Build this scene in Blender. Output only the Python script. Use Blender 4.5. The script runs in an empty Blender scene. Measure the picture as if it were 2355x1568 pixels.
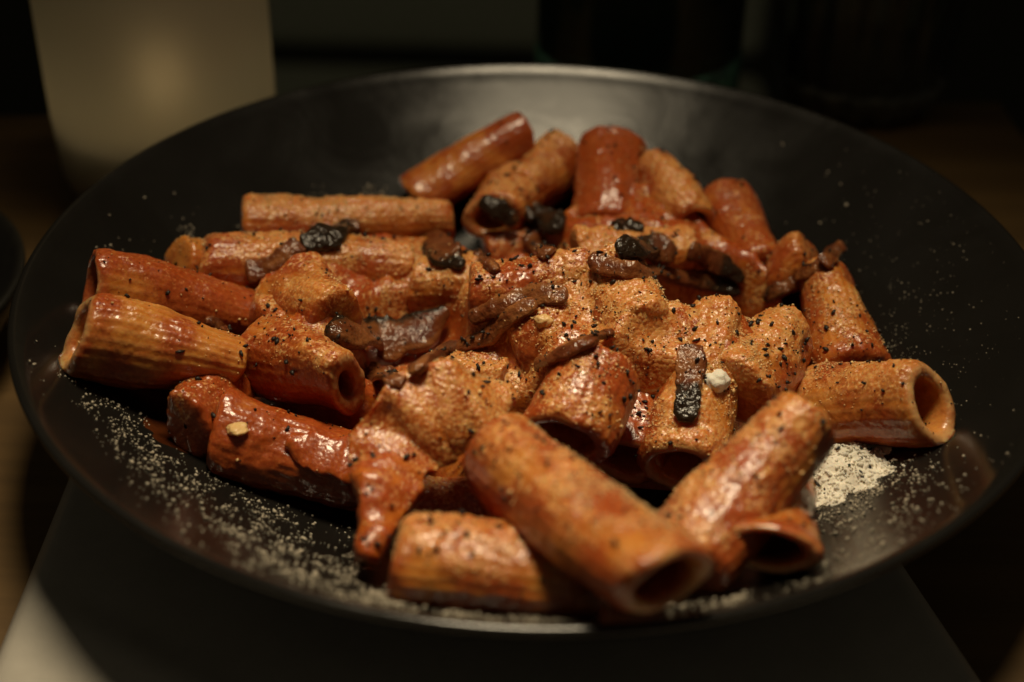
import bpy, math, random
import numpy as np
from mathutils import Vector, Matrix
from mathutils.bvhtree import BVHTree

rng = np.random.default_rng(7)
random.seed(7)
S = 0.01                      # all building below is in centimetres
RIM = 4.8                     # height of the plate rim above the table
scene = bpy.context.scene

# ------------------------------------------------------------------ camera
CA, CB, PITCH, YAW, ROLL, FPX = 30.14, 18.09, 0.5919, -0.0168, 0.0181, 1485.0
CPOS = np.array([0.0, -CA, CB + RIM])
FW = np.array([math.sin(YAW)*math.cos(PITCH), math.cos(YAW)*math.cos(PITCH), -math.sin(PITCH)])
_r = np.cross(FW, [0, 0, 1.0]); _r /= np.linalg.norm(_r); _u = np.cross(_r, FW)
RT = math.cos(ROLL)*_r + math.sin(ROLL)*_u
UP = -math.sin(ROLL)*_r + math.cos(ROLL)*_u
cam_d = bpy.data.cameras.new('camera')
cam = bpy.data.objects.new('camera', cam_d)
scene.collection.objects.link(cam)
M = Matrix(((RT[0], UP[0], -FW[0], CPOS[0]*S), (RT[1], UP[1], -FW[1], CPOS[1]*S),
            (RT[2], UP[2], -FW[2], CPOS[2]*S), (0, 0, 0, 1)))
cam.matrix_world = M
cam_d.sensor_width = 36.0
cam_d.lens = FPX/1024*36.0
cam_d.clip_start = 0.01
cam_d.clip_end = 50
cam_d.dof.use_dof = True
cam_d.dof.focus_distance = 0.338
cam_d.dof.aperture_fstop = 7.4
cam_d.dof.aperture_blades = 0
scene.camera = cam

# ------------------------------------------------------------------ world, lamp, exposure
world = bpy.data.worlds.new('World'); scene.world = world
world.use_nodes = True
bg = world.node_tree.nodes['Background']
bg.inputs['Color'].default_value = (1.0, 0.86, 0.60, 1)
bg.inputs['Strength'].default_value = 0.030

def area_lamp(name, loc, target, size, watts, color, spread):
    l = bpy.data.lights.new(name, 'AREA'); l.shape = 'DISK'; l.size = size*S
    l.energy = watts; l.color = color; l.spread = math.radians(spread)
    o = bpy.data.objects.new(name, l); scene.collection.objects.link(o)
    o.location = [c*S for c in loc]
    d = Vector([t-c for t, c in zip(target, loc)])
    o.rotation_euler = d.to_track_quat('-Z', 'Y').to_euler()
    return o
area_lamp('pendant_lamp_light', (-1.0, 4.0, 58), (0.0, -9.5, 0), 16, 0.315, (1.0, 0.82, 0.54), 54)

scene.view_settings.view_transform = 'Standard'
scene.view_settings.look = 'None'
scene.view_settings.exposure = 0
scene.view_settings.gamma = 1
scene.cycles.use_denoising = True
scene.cycles.max_bounces = 10
scene.cycles.transmission_bounces = 8
scene.cycles.sample_clamp_indirect = 4.0
scene.cycles.caustics_reflective = False
scene.cycles.caustics_refractive = True

# ------------------------------------------------------------------ geometry helpers
K = 1024/2354.0               # photo measurements are taken on a 2354 px wide view
def ray(x, y):
    d = FW + RT*((x*K-512)/FPX) - UP*((y*K-341)/FPX)
    return d/np.linalg.norm(d)
def at(x, y, z):              # point at height z seen at (x, y)
    d = ray(x, y); return CPOS + d*((z-CPOS[2])/d[2])
def to_px(P):
    d = np.asarray(P)-CPOS; z = d@FW
    return np.stack([(512+FPX*(d@RT)/z)/K, (341-FPX*(d@UP)/z)/K], -1)

_pr = np.array([0, 4.5, 5.5, 6.5, 7.5, 8.5, 9.3, 10.2, 11.2, 11.8])
_ps = np.array([0, 0.02, .13, .36, .56, .67, .72, .77, .82, .84])
_rr = np.linspace(0, 11.8, 400)
_sl = np.interp(_rr, _pr, _ps)
_zz = np.concatenate([[0], np.cumsum((_sl[1:]+_sl[:-1])/2*np.diff(_rr))])
FLOOR = RIM-.08-_zz[-1]; _zz = _zz+FLOOR
def plate_z(r): return np.interp(r, _rr, _zz)
def on_plate(x, y, h):        # point h above the plate surface seen at (x, y)
    z = FLOOR+h
    for _ in range(30):
        p = at(x, y, z); z = 0.5*z + 0.5*(float(plate_z(min(11.8, math.hypot(p[0], p[1])))) + h)
    return at(x, y, z)

_perm = rng.permutation(256); _perm = np.concatenate([_perm, _perm, _perm])
_grad = rng.normal(size=(256, 3)); _grad /= np.linalg.norm(_grad, axis=1)[:, None]
def noise(P, scale=1.0, seed=0.0):
    P = np.asarray(P, float)*scale + np.array([seed*17.3, seed*5.1, seed*9.7])
    i = np.floor(P).astype(int); f = P-i; i &= 255
    u = f*f*f*(f*(f*6-15)+10)
    out = 0
    for a in (0, 1):
        for b in (0, 1):
            for c in (0, 1):
                h = _perm[_perm[_perm[(i[..., 0]+a) & 255]+((i[..., 1]+b) & 255)]+((i[..., 2]+c) & 255)]
                g = _grad[h]
                d = (g*(f-np.array([a, b, c]))).sum(-1)
                w = (u[..., 0] if a else 1-u[..., 0])*(u[..., 1] if b else 1-u[..., 1])*(u[..., 2] if c else 1-u[..., 2])
                out = out+w*d
    return out*1.5
def fbm(P, scale, seed=0, oct=3):
    return sum(noise(P, scale*2**k, seed+k*3.7)*0.5**k for k in range(oct))
def smooth(a, b, x):
    t = np.clip((x-a)/(b-a), 0, 1); return t*t*(3-2*t)

def mesh_obj(name, V, F, mat, parent=None, attrs=None, smooth_shade=True, origin=None):
    """V in cm (world); origin = where the object's own origin sits"""
    V = np.asarray(V, float)
    o0 = np.zeros(3) if origin is None else np.asarray(origin, float)
    me = bpy.data.meshes.new(name)
    if isinstance(F, np.ndarray):
        n, k = F.shape
        me.vertices.add(len(V)); me.vertices.foreach_set('co', ((V-o0)*S).astype(np.float32).ravel())
        me.loops.add(n*k); me.loops.foreach_set('vertex_index', F.astype(np.int32).ravel())
        me.polygons.add(n); me.polygons.foreach_set('loop_start', np.arange(0, n*k, k, dtype=np.int32))
        me.update(calc_edges=True)
    else:
        me.from_pydata(((V-o0)*S).tolist(), [], F)
    me.validate()
    if smooth_shade:
        me.polygons.foreach_set('use_smooth', np.ones(len(me.polygons), bool))
    if attrs:
        for k, v in attrs.items():
            a = me.attributes.new(k, 'FLOAT', 'POINT'); a.data.foreach_set('value', np.asarray(v, np.float32))
    me.materials.append(mat)
    o = bpy.data.objects.new(name, me)
    scene.collection.objects.link(o)
    if parent is not None:
        o.parent = parent
        o.location = (o0-np.array(parent['_o']))*S
    else:
        o.location = o0*S
    return o
def tag(o, label=None, cat=None, group=None, kind=None):
    if label: o['label'] = label
    if cat: o['category'] = cat
    if group: o['group'] = group
    if kind: o['kind'] = kind
    return o
ROOTS = []
def thing(name, label, cat, loc, group=None):
    o = bpy.data.objects.new(name, None); scene.collection.objects.link(o)
    o.location = np.asarray(loc, float)*S; o.empty_display_size = .01
    o['_o'] = [float(c) for c in loc]; ROOTS.append(o)
    return tag(o, label, cat, group)
def grid_faces(n, m, close_m=True, close_n=False):
    i = np.arange(n if close_n else n-1)[:, None]; j = np.arange(m if close_m else m-1)[None, :]
    i2 = (i+1) % n; j2 = (j+1) % m
    return np.stack([i*m+j+0*j, i*m+j2, i2*m+j2, i2*m+j], -1).reshape(-1, 4)
def lathe(prof, seg, center=(0, 0, 0), rad_fn=None):
    prof = np.asarray(prof, float); t = np.linspace(0, 2*np.pi, seg, endpoint=False)
    R = prof[:, 0][:, None]*np.ones(seg)
    if rad_fn is not None: R = R*rad_fn(t)[None, :]
    V = np.stack([R*np.cos(t), R*np.sin(t), prof[:, 1][:, None]*np.ones(seg)], -1).reshape(-1, 3)
    return V+np.asarray(center), grid_faces(len(prof), seg)[:, ::-1]
def box(c, s):
    c = np.asarray(c, float); s = np.asarray(s, float)/2
    V = np.array([[x, y, z] for x in (-1, 1) for y in (-1, 1) for z in (-1, 1)])*s+c
    return V, [(0, 1, 3, 2), (4, 6, 7, 5), (0, 4, 5, 1), (2, 3, 7, 6), (0, 2, 6, 4), (1, 5, 7, 3)]

# ------------------------------------------------------------------ materials
def mat(name):
    m = bpy.data.materials.new(name); m.use_nodes = True
    nt = m.node_tree; b = nt.nodes['Principled BSDF']
    return m, nt, b
def node(nt, typ, **kw):
    n = nt.nodes.new(typ)
    for k, v in kw.items():
        if k.startswith('i_'): n.inputs[k[2:].replace('_', ' ')].default_value = v
        else: setattr(n, k, v)
    return n
def coords(nt, scale):
    tc = node(nt, 'ShaderNodeTexCoord'); mp = node(nt, 'ShaderNodeMapping')
    mp.inputs['Scale'].default_value = (scale*100,)*3 if not isinstance(scale, tuple) else tuple(s*100 for s in scale)
    nt.links.new(tc.outputs['Object'], mp.inputs['Vector']); return mp.outputs['Vector']
def ntex(nt, scale, detail=3, rough=.55, dist=0.0):
    n = node(nt, 'ShaderNodeTexNoise'); n.inputs['Scale'].default_value = 1.0
    n.inputs['Detail'].default_value = detail; n.inputs['Roughness'].default_value = rough
    n.inputs['Distortion'].default_value = dist
    nt.links.new(coords(nt, scale), n.inputs['Vector']); return n.outputs['Fac']
def vtex(nt, scale, feature='F1'):
    n = node(nt, 'ShaderNodeTexVoronoi', feature=feature); n.inputs['Scale'].default_value = 1.0
    nt.links.new(coords(nt, scale), n.inputs['Vector']); return n.outputs['Distance']
def ramp(nt, fac, lo, hi):
    n = node(nt, 'ShaderNodeMapRange'); n.interpolation_type = 'SMOOTHSTEP'
    nt.links.new(fac, n.inputs['Value']); n.inputs['From Min'].default_value = lo; n.inputs['From Max'].default_value = hi
    return n.outputs['Result']
def math_(nt, op, a, b=None):
    n = node(nt, 'ShaderNodeMath', operation=op)
    for i, v in enumerate((a, b)):
        if v is None: continue
        if isinstance(v, (int, float)): n.inputs[i].default_value = v
        else: nt.links.new(v, n.inputs[i])
    return n.outputs[0]
def mix(nt, fac, a, b):
    n = node(nt, 'ShaderNodeMix', data_type='RGBA')
    if isinstance(fac, (int, float)): n.inputs[0].default_value = fac
    else: nt.links.new(fac, n.inputs[0])
    for i, v in ((6, a), (7, b)):
        if isinstance(v, tuple): n.inputs[i].default_value = (*v, 1)
        else: nt.links.new(v, n.inputs[i])
    return n.outputs[2]
def attr(nt, name):
    n = node(nt, 'ShaderNodeAttribute', attribute_name=name); return n.outputs['Fac']
def bump(nt, b, heights):
    prev = None
    for h, strength, dist in heights:
        n = node(nt, 'ShaderNodeBump'); n.inputs['Distance'].default_value = dist*S
        if isinstance(strength, (int, float)): n.inputs['Strength'].default_value = strength
        else: nt.links.new(strength, n.inputs['Strength'])
        nt.links.new(h, n.inputs['Height'])
        if prev is not None: nt.links.new(prev, n.inputs['Normal'])
        prev = n.outputs['Normal']
    nt.links.new(prev, b.inputs['Normal'])
    return prev

def food_material():
    m, nt, b = mat('sauced_pasta'); L = nt.links
    ch = attr(nt, 'cheese'); sa = attr(nt, 'sauce'); bare = attr(nt, 'bare'); rd = attr(nt, 'ridge')
    n1 = ntex(nt, 1.1, 4); n2 = ntex(nt, 4.0, 4, .6); n3 = ntex(nt, 13, 3, .6)
    # pasta, streaked along the ridges
    past = mix(nt, ramp(nt, n2, .35, .65), (0.54, 0.155, 0.013), (0.66, 0.25, 0.034))
    past = mix(nt, math_(nt, 'MULTIPLY', rd, .45), past, (0.64, 0.34, 0.11))
    past = mix(nt, bare, past, (0.66, 0.40, 0.17))
    sauce = mix(nt, ramp(nt, n3, .3, .7), (0.30, 0.040, 0.007), (0.43, 0.085, 0.015))
    sf = math_(nt, 'ADD', sa, math_(nt, 'MULTIPLY', math_(nt, 'SUBTRACT', n1, .5), 2.2))
    sf = math_(nt, 'ADD', sf, math_(nt, 'MULTIPLY', math_(nt, 'SUBTRACT', n2, .5), 1.2))
    sf = ramp(nt, sf, .15, .85)
    col = mix(nt, math_(nt, 'MULTIPLY', sf, .92), past, sauce)
    cheese = mix(nt, ramp(nt, n2, .35, .7), (0.62, 0.195, 0.034), (0.76, 0.39, 0.12))
    cheese = mix(nt, math_(nt, 'MULTIPLY', ramp(nt, n3, .52, .68), .75), cheese, (0.80, 0.56, 0.26))
    cf = math_(nt, 'ADD', ch, math_(nt, 'MULTIPLY', math_(nt, 'SUBTRACT', n3, .5), 1.5))
    cf = math_(nt, 'ADD', cf, math_(nt, 'MULTIPLY', math_(nt, 'SUBTRACT', n2, .5), .9))
    cf = ramp(nt, cf, .25, .75)
    col = mix(nt, math_(nt, 'MULTIPLY', cf, .85), col, cheese)
    L.new(col, b.inputs['Base Color'])
    b.inputs['Subsurface Weight'].default_value = 0.55
    b.inputs['Subsurface Radius'].default_value = (1, .35, .12)
    b.inputs['Subsurface Scale'].default_value = 0.30*S
    rg = node(nt, 'ShaderNodeMapRange'); L.new(cf, rg.inputs['Value'])
    rg.inputs['To Min'].default_value = .30; rg.inputs['To Max'].default_value = .42
    L.new(rg.outputs['Result'], b.inputs['Roughness'])
    b.inputs['Specular IOR Level'].default_value = .55
    v = vtex(nt, 9); n4 = ntex(nt, 12, 2, .5); n5 = ntex(nt, 4.5, 3, .5)
    gran = math_(nt, 'MULTIPLY', math_(nt, 'SUBTRACT', math_(nt, 'MULTIPLY', n4, .7), v), math_(nt, 'ADD', math_(nt, 'MULTIPLY', cf, .75), .34))
    nrm = bump(nt, b, [(n5, .35, .06), (gran, .65, .042)])
    b.inputs['Coat Weight'].default_value = .42; b.inputs['Coat Roughness'].default_value = .17
    b.inputs['Coat IOR'].default_value = 1.45; L.new(nrm, b.inputs['Coat Normal'])
    return m

def plain(name, col, rough=.5, spec=.5, bumpy=None, var=.15, vscale=2.0, sss=0):
    m, nt, b = mat(name)
    n = ntex(nt, vscale, 4)
    c = mix(nt, ramp(nt, n, .3, .7), tuple(x*(1-var) for x in col), tuple(min(1, x*(1+var)) for x in col))
    nt.links.new(c, b.inputs['Base Color']); b.inputs['Roughness'].default_value = rough
    b.inputs['Specular IOR Level'].default_value = spec
    if sss:
        b.inputs['Subsurface Weight'].default_value = sss; b.inputs['Subsurface Scale'].default_value = .2*S
        b.inputs['Subsurface Radius'].default_value = (1, .6, .4)
    if bumpy: bump(nt, b, [(ntex(nt, bumpy[0], 4, .6), bumpy[1], bumpy[2])])
    return m

def plate_material():
    m, nt, b = mat('matte_black_stoneware'); L = nt.links
    n = ntex(nt, .35, 4, .6, .8); n2 = ntex(nt, 30, 2)
    L.new(mix(nt, n, (.0088, .0080, .0070), (.0125, .0112, .0098)), b.inputs['Base Color'])
    r = node(nt, 'ShaderNodeMapRange'); L.new(n, r.inputs['Value'])
    r.inputs['From Min'].default_value = .35; r.inputs['From Max'].default_value = .65
    r.inputs['To Min'].default_value = .16; r.inputs["To Max"].default_value = .26
    L.new(r.outputs['Result'], b.inputs['Roughness'])
    b.inputs['Specular IOR Level'].default_value = .5
    bump(nt, b, [(ntex(nt, .5, 3, .6, .6), .10, .10), (n2, .05, .01)])
    return m

def wood_material():
    m, nt, b = mat('brown_wood'); L = nt.links
    n = node(nt, 'ShaderNodeTexNoise'); n.inputs['Scale'].default_value = 1
    n.inputs['Detail'].default_value = 5; n.inputs['Distortion'].default_value = .6
    L.new(coords(nt, (.06, 1.2, .5)), n.inputs['Vector'])
    L.new(mix(nt, ramp(nt, n.outputs['Fac'], .3, .7), (.11, .061, .018), (.155, .088, .027)), b.inputs['Base Color'])
    b.inputs['Roughness'].default_value = .55
    bump(nt, b, [(n.outputs['Fac'], .1, .02)])
    return m

def bacon_material():
    m, nt, b = mat('fried_pork_cheek'); L = nt.links
    ch = attr(nt, 'char'); fat = attr(nt, 'fat')
    n1 = ntex(nt, 3, 4, .6); n2 = ntex(nt, 14, 3, .6)
    meat = mix(nt, ramp(nt, n1, .35, .65), (.095, .022, .007), (.170, .046, .013))
    meat = mix(nt, math_(nt, 'MULTIPLY', fat, ramp(nt, n2, .15, .5)), meat, (.30, .115, .035))
    cf = ramp(nt, math_(nt, 'ADD', ch, math_(nt, 'MULTIPLY', math_(nt, 'SUBTRACT', n1, .5), 1.0)), .35, .7)
    L.new(mix(nt, cf, meat, (.020, .0105, .005)), b.inputs['Base Color'])
    b.inputs['Roughness'].default_value = .36
    b.inputs['Specular IOR Level'].default_value = .15
    b.inputs['Subsurface Weight'].default_value = .2
    b.inputs['Subsurface Radius'].default_value = (1, .4, .2); b.inputs['Subsurface Scale'].default_value = .15*S
    nrm = bump(nt, b, [(ntex(nt, 5, 3, .5), .8, .08), (ntex(nt, 9, 2, .5), .8, .05)])
    b.inputs['Coat Weight'].default_value = .55; b.inputs['Coat Roughness'].default_value = .05
    L.new(nrm, b.inputs['Coat Normal'])
    return m

FOOD = food_material(); BACON = bacon_material()
PLATE = plate_material(); WOOD = wood_material()
GRAIN = plain('grated_hard_cheese', (.78, .50, .22), .45, .5, sss=.15, var=.3, vscale=6)
DUST = plain('cheese_dust', (.52, .46, .36), .6, .3)
WHITE_CHEESE = plain('loose_white_cheese', (.86, .81, .70), .6, .3, sss=.2, bumpy=(14, .6, .05))
PEPPER = plain('cracked_black_pepper', (.016, .011, .008), .5, .4, vscale=20)
LINEN = plain('white_linen', (.47, .44, .385), .85, .2, bumpy=(9, .25, .03), var=.03)

# ------------------------------------------------------------------ room, table, napkin
wall_m = plain('dark_wall_paint', (.07, .07, .05), .8, .2)
floor_m = plain('dark_floor_boards', (.03, .024, .016), .7, .2)
V, F = box((0, 60, -76), (500, 320, 2)); tag(mesh_obj('floor', V, F, floor_m, smooth_shade=False), kind='structure')
V, F = box((0, 150, 40), (500, 4, 230)); tag(mesh_obj('back_wall', V, F, wall_m, smooth_shade=False), kind='structure')

def slab(name, corners, z0, z1, m, bevel=.25, parent=None):
    c = [np.array(p[:2]) for p in corners]; ctr = sum(c)/len(c)
    n = len(c); V = []
    for ins, z in ((0, z0), (0, z1-bevel), (bevel*.3, z1-bevel*.3), (bevel, z1)):
        for p in c:
            d = ctr-p; d = d/np.linalg.norm(d)*ins*1.4; V.append([*(p+d), z])
    F = [tuple(range(n-1, -1, -1)), tuple(range(3*n, 4*n))]
    for k in range(3):
        for i in range(n):
            j = (i+1) % n; F.append((k*n+i, k*n+j, (k+1)*n+j, (k+1)*n+i))
    return mesh_obj(name, np.array(V), F, m, parent=parent, smooth_shade=False, origin=None if parent is None else [*ctr, z0])

fl = at(-150, 262, 0); fr = at(2300, 228, 0); e2 = at(2354, 302, 0)
dr = (e2-fr)/np.linalg.norm(e2-fr); nr = fr+dr*62; dl = fl-fr
nl = nr+dl*1.3
fl = fr+dl*1.3
table = thing('table', 'brown wooden table under the black plate', 'table', [0, 0, -3.2])
slab('tabletop', [fl, nl, nr, fr], -3.2, 0, WOOD, .3, table)
for cx, cy in ((fl, 1), (fr, 1), (nl, -1), (nr, -1)):
    p = cx*.9; V, F = box((p[0], p[1], -39.1), (5, 5, 71.8)); mesh_obj('leg', V, F, WOOD, table, smooth_shade=False, origin=[p[0], p[1], -75])

# bench behind the table
bench_m = plain('olive_upholstery', (.44, .46, .36), .75, .25)
def at_y(x, y, Y): d = ray(x, y); return CPOS+d*((Y-CPOS[1])/d[1])
bx0, bx1 = at_y(380, 60, 108)[0], at_y(1760, 60, 108)[0]; bxc, bxw = (bx0+bx1)/2, bx1-bx0
bench = thing('bench', 'pale olive upholstered bench in the gloom behind the table', 'bench', [bxc, 95, -75])
zj = at_y(900, 125, 108)[2]; print('bench gap', zj)
for nm, c, z in (('seat', (bxc, 92, zj-6.4), (bxw, 30, 12)), ('backrest', (bxc, 112, zj+40.3), (bxw, 8, 80)), ('base', (bxc, 92, (zj-13-75)/2), (bxw-4, 28, 75+zj-13))):
    V, F = box(c, z); bo = mesh_obj(nm, V, F, bench_m, bench, smooth_shade=False)
    bv = bo.modifiers.new('bevel', 'BEVEL'); bv.width = .015; bv.segments = 3
# napkin: folded white cloth under the plate
def line_hit(p, q, r, s):
    A = np.array([q-p, -(s-r)]).T; t = np.linalg.solve(A, r-p); return p+(q-p)*t[0]
zn = .5
L1, L2 = at(145, 1090, zn)[:2], at(0, 1440, zn)[:2]
R1, R2 = at(2257, 1526, zn)[:2], at(2285, 1567, zn)[:2]
lu = (L2-L1)/np.linalg.norm(L2-L1); ru = (R2-R1)/np.linalg.norm(R2-R1)
q0 = L1-lu*1.5; q1 = L2+lu*9; q3 = R1-ru*14; q2 = R2+ru*6
nu, nv = 90, 60
uu, vv = np.meshgrid(np.linspace(0, 1, nu), np.linspace(0, 1, nv), indexing='ij')
XY = ((1-uu)*(1-vv))[..., None]*q0+((1-uu)*vv)[..., None]*q1+(uu*(1-vv))[..., None]*q3+(uu*vv)[..., None]*q2
edge = np.minimum(np.minimum(uu, 1-uu)*24, np.minimum(vv, 1-vv)*24)
P3 = np.dstack([XY, 0*uu])
zt = zn*smooth(-.1, .5, edge)*.9+.05+.06*fbm(P3.reshape(-1, 3), .35, 4).reshape(nu, nv)*smooth(0, 1, edge)
wr = np.exp(-((P3[..., 0]*.5+P3[..., 1]*.85+11.5)/.5)**2)*.16
top = np.dstack([XY, zt+.01+wr*smooth(0, 2, edge)]).reshape(-1, 3); bot = np.dstack([XY, 0*uu+.012]).reshape(-1, 3)
F = grid_faces(nu, nv, False); nn = nu*nv
rimi = [i*nv for i in range(nu)]+[(nu-1)*nv+j for j in range(1, nv)]+[i*nv+nv-1 for i in range(nu-2, -1, -1)]+[j for j in range(nv-2, 0, -1)]
Fs = np.array([[rimi[k], rimi[(k+1) % len(rimi)], rimi[(k+1) % len(rimi)]+nn, rimi[k]+nn] for k in range(len(rimi))])
nap = mesh_obj('napkin', np.vstack([top, bot]), np.vstack([F, F[:, ::-1]+nn, Fs]), LINEN)
tag(nap, 'folded white cloth napkin lying on the table under the plate', 'napkin')

# ------------------------------------------------------------------ plate
inner = [(r, z) for r, z in zip(_rr[::8], _zz[::8])]
inner[0] = (0.001, inner[0][1])
rimp = [(11.88+.12*math.sin(t), RIM-.13+.10*math.cos(t)) for t in np.linspace(-.6, 2.4, 9)]
outer = [(11.84, RIM-.42), (10.6, RIM-1.48), (9.3, RIM-2.5), (8.0, RIM-3.35), (7.2, .9), (7.05, .55), (6.6, .53), (6.4, .62), (5, .62), (.001, .62)]
_op = np.array(outer); outer2 = []
for k in range(len(outer)-1):
    for t in np.linspace(0, 1, 5)[:-1]: outer2.append(tuple(_op[k]*(1-t)+_op[k+1]*t))
outer2.append(outer[-1])
V, F = lathe(inner+rimp+outer2, 220)
plate = mesh_obj('plate', V, F, PLATE, origin=[0, 0, .53])
tag(plate, 'wide matte black coupe plate heaped with pasta', 'plate')

# ------------------------------------------------------------------ rigatoni
FOODV, FOODF, nfood = [], [], 0
def remember(V, F):
    global nfood
    FOODV.append(V); FOODF.append(np.asarray(F)+nfood); nfood += len(V)

def rigatone(A, B, r, label, cheese=.3, sauce=.45, bare=0., bend=None, sqA=None, sqB=None, skewA=None, skewB=None, wall=.33, seed=0, lump=.06, ridge=.008, cap='AB', nl=84, nc=104, twist=0.):
    A = np.asarray(A, float); B = np.asarray(B, float)
    q = np.random.default_rng(int(seed*10)+3)
    if bend is None: bend = (q.uniform(-.10, .10), q.uniform(-.10, .10), q.uniform(-.14, .10))
    if sqA is None: sqA = (q.uniform(.70, .92), q.uniform(0, 3.1))
    if sqB is None: sqB = (q.uniform(.70, .92), q.uniform(0, 3.1))
    if skewA is None: skewA = q.uniform(-.22, .22)
    if skewB is None: skewB = q.uniform(-.22, .22)
    ax = B-A; Ln = np.linalg.norm(ax); T = ax/Ln
    # profile: inner from mid of tube out round the A lip, along the outside, round the B lip and back in
    lip = []; w = wall*r/.85
    inn = [.45, .449, .40, .3, .2, .1, .05, .015]; inr = [.01, .6, 1, 1, 1, 1, 1, 1]
    P = []
    ca, cb = 'A' in cap, 'B' in cap
    plug = [(-.11*r/Ln*math.cos(q_), max(.01, math.sin(q_)**.5)) for q_ in np.linspace(.02, 1.45, 9)]
    if ca: P += [(z_, q_*.97, .1) for z_, q_ in plug]
    else:
        for s, q_ in zip(inn, inr): P.append((s, (1-w/r)*q_, 1))
    for t in (np.linspace(0, 1, 5)[1:-1] if not ca else []): P.append((0.0-.02*math.sin(t*math.pi), 1-w/r*(1-t), .8))
    for s in np.linspace(0.012, .988, nl): P.append((s, 1, 0))
    for t in (np.linspace(0, 1, 5)[1:-1] if not cb else []): P.append((1.0+.02*math.sin(t*math.pi), 1-w/r*t, .8))
    if cb: P += [(1-z_, q_*.97, .1) for z_, q_ in plug[::-1]]
    else:
        for s, q_ in zip(inn[::-1], inr[::-1]): P.append((1-s, (1-w/r)*q_, 1))
    P = np.array(P); n = len(P)
    th = np.linspace(0, 2*np.pi, nc, endpoint=False)
    s = P[:, 0][:, None]*np.ones(nc); rad = P[:, 1][:, None]*np.ones(nc); inside = P[:, 2][:, None]*np.ones(nc)
    a = th[None, :]+twist*s
    up = np.array([0, 0, 1.0]) if abs(T[2]) < .85 else np.array([0, 1.0, 0])
    X = np.cross(up, T); X /= np.linalg.norm(X); Y = np.cross(T, X)
    # lip softening at the very ends
    endd = np.minimum(s, 1-s)*Ln
    rad = rad-(.10*np.exp(-np.clip(endd, 0, None)/.07))*(inside < .5)*.6
    rd = .5+.5*np.cos(a*26)*np.clip(P[:, 1][:, None], 0, 1)**8
    rad = rad+ridge*(rd-.5)*2*(inside < .05)
    cx, cy = np.cos(a)*rad*r, np.sin(a)*rad*r
    def squash(cx, cy, amt, ang, wgt):
        c_, s_ = math.cos(ang), math.sin(ang)
        p, q = c_*cx+s_*cy, -s_*cx+c_*cy
        k = 1+(amt-1)*wgt
        q = q*k; p = p*(1+(1-k)*.45)
        return c_*p-s_*q, s_*p+c_*q
    wA = smooth(.75, 0, s); wB = smooth(.25, 1, s)
    cx, cy = squash(cx, cy, sqA[0], sqA[1], wA); cx, cy = squash(cx, cy, sqB[0], sqB[1], wB)
    sk = skewA*cy*smooth(.3, 0, s)+skewB*cy*smooth(.7, 1, s)
    jag = .10*noise(np.stack([np.cos(a)*1.3, np.sin(a)*1.3, 0*a+seed], -1), 1.0, seed+6)+.04*noise(np.stack([np.cos(a)*4, np.sin(a)*4, 0*a+seed], -1), 1.0, seed+7)
    jag = jag*np.clip(P[:, 1][:, None], 0, 1)**3; sk = sk+jag*(smooth(.3, 0, s)+smooth(.7, 1, s))
    bd = np.asarray(bend, float)*1.0
    arc = 4*s*(1-s)
    V = A+T*((s*Ln+sk)[..., None])+X*cx[..., None]+Y*cy[..., None]+bd*arc[..., None]
    V = V.reshape(-1, 3)
    C = (A+T*((s*Ln)[..., None])+bd*arc[..., None]).reshape(-1, 3)
    N = V-C; N /= np.maximum(np.linalg.norm(N, axis=1), 1e-6)[:, None]
    ins = inside.ravel()
    out = ins < .5
    d = lump*1.1*fbm(V, .55, seed, 2)+lump*.55*fbm(V, 1.7, seed+5, 2)
    V = V+N*(d*np.where(out, 1, .6))[:, None]
    upn = np.clip(N[:, 2], -1, 1)
    chz = smooth(.25, .9, upn)*cheese*1.3+.9*fbm(V, 1.0, seed+9, 3)*smooth(.0, .6, upn)*min(1, cheese*1.6)
    chz = np.where(out, np.clip(chz, 0, 1), chz*.15)
    V = V+np.array([0, 0, 1.0])*(chz*(.04+.055*np.clip(fbm(V, 5.0, seed+2, 2), -.3, 1))*out)[:, None]
    V = V+N*((.012*fbm(V, 7, seed+3, 2))*out)[:, None]
    sz = np.clip(sauce+.32+.6*fbm(V, .7, seed+4, 2)+.25*smooth(.2, -.6, upn), 0, 1)
    sz = np.where(out, sz, sauce*.7+.1)
    br = np.where(ins > .55, np.where(ins < .9, .8, .25), 0)+bare*out
    # lay the bottoms on the plate, never through it
    rr = np.hypot(V[:, 0], V[:, 1]); zmin = plate_z(np.minimum(rr, 11.75))+.03
    V[:, 2] = np.maximum(V[:, 2], zmin)
    F = grid_faces(n, nc)[:, ::-1]
    ctr = (A+B)/2; base = np.array([ctr[0], ctr[1], V[:, 2].min()])
    o = mesh_obj('rigatone', V, F, FOOD, attrs=dict(cheese=chz, sauce=sz, bare=np.clip(br, 0, 1), ridge=(rd*np.ones_like(s)).ravel()*(out)), origin=base)
    tag(o, label, 'pasta', 'rigatoni heaped on the black plate')
    remember(V, F)
    return o

def T(a, b, r, label, **kw):
    A = on_plate(*a); B = on_plate(*b)
    print('rig len %.2f  %s' % (np.linalg.norm(A-B), label))
    return rigatone(A, B, r, label, seed=len(FOODV)*1.7+1, **kw)

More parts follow.
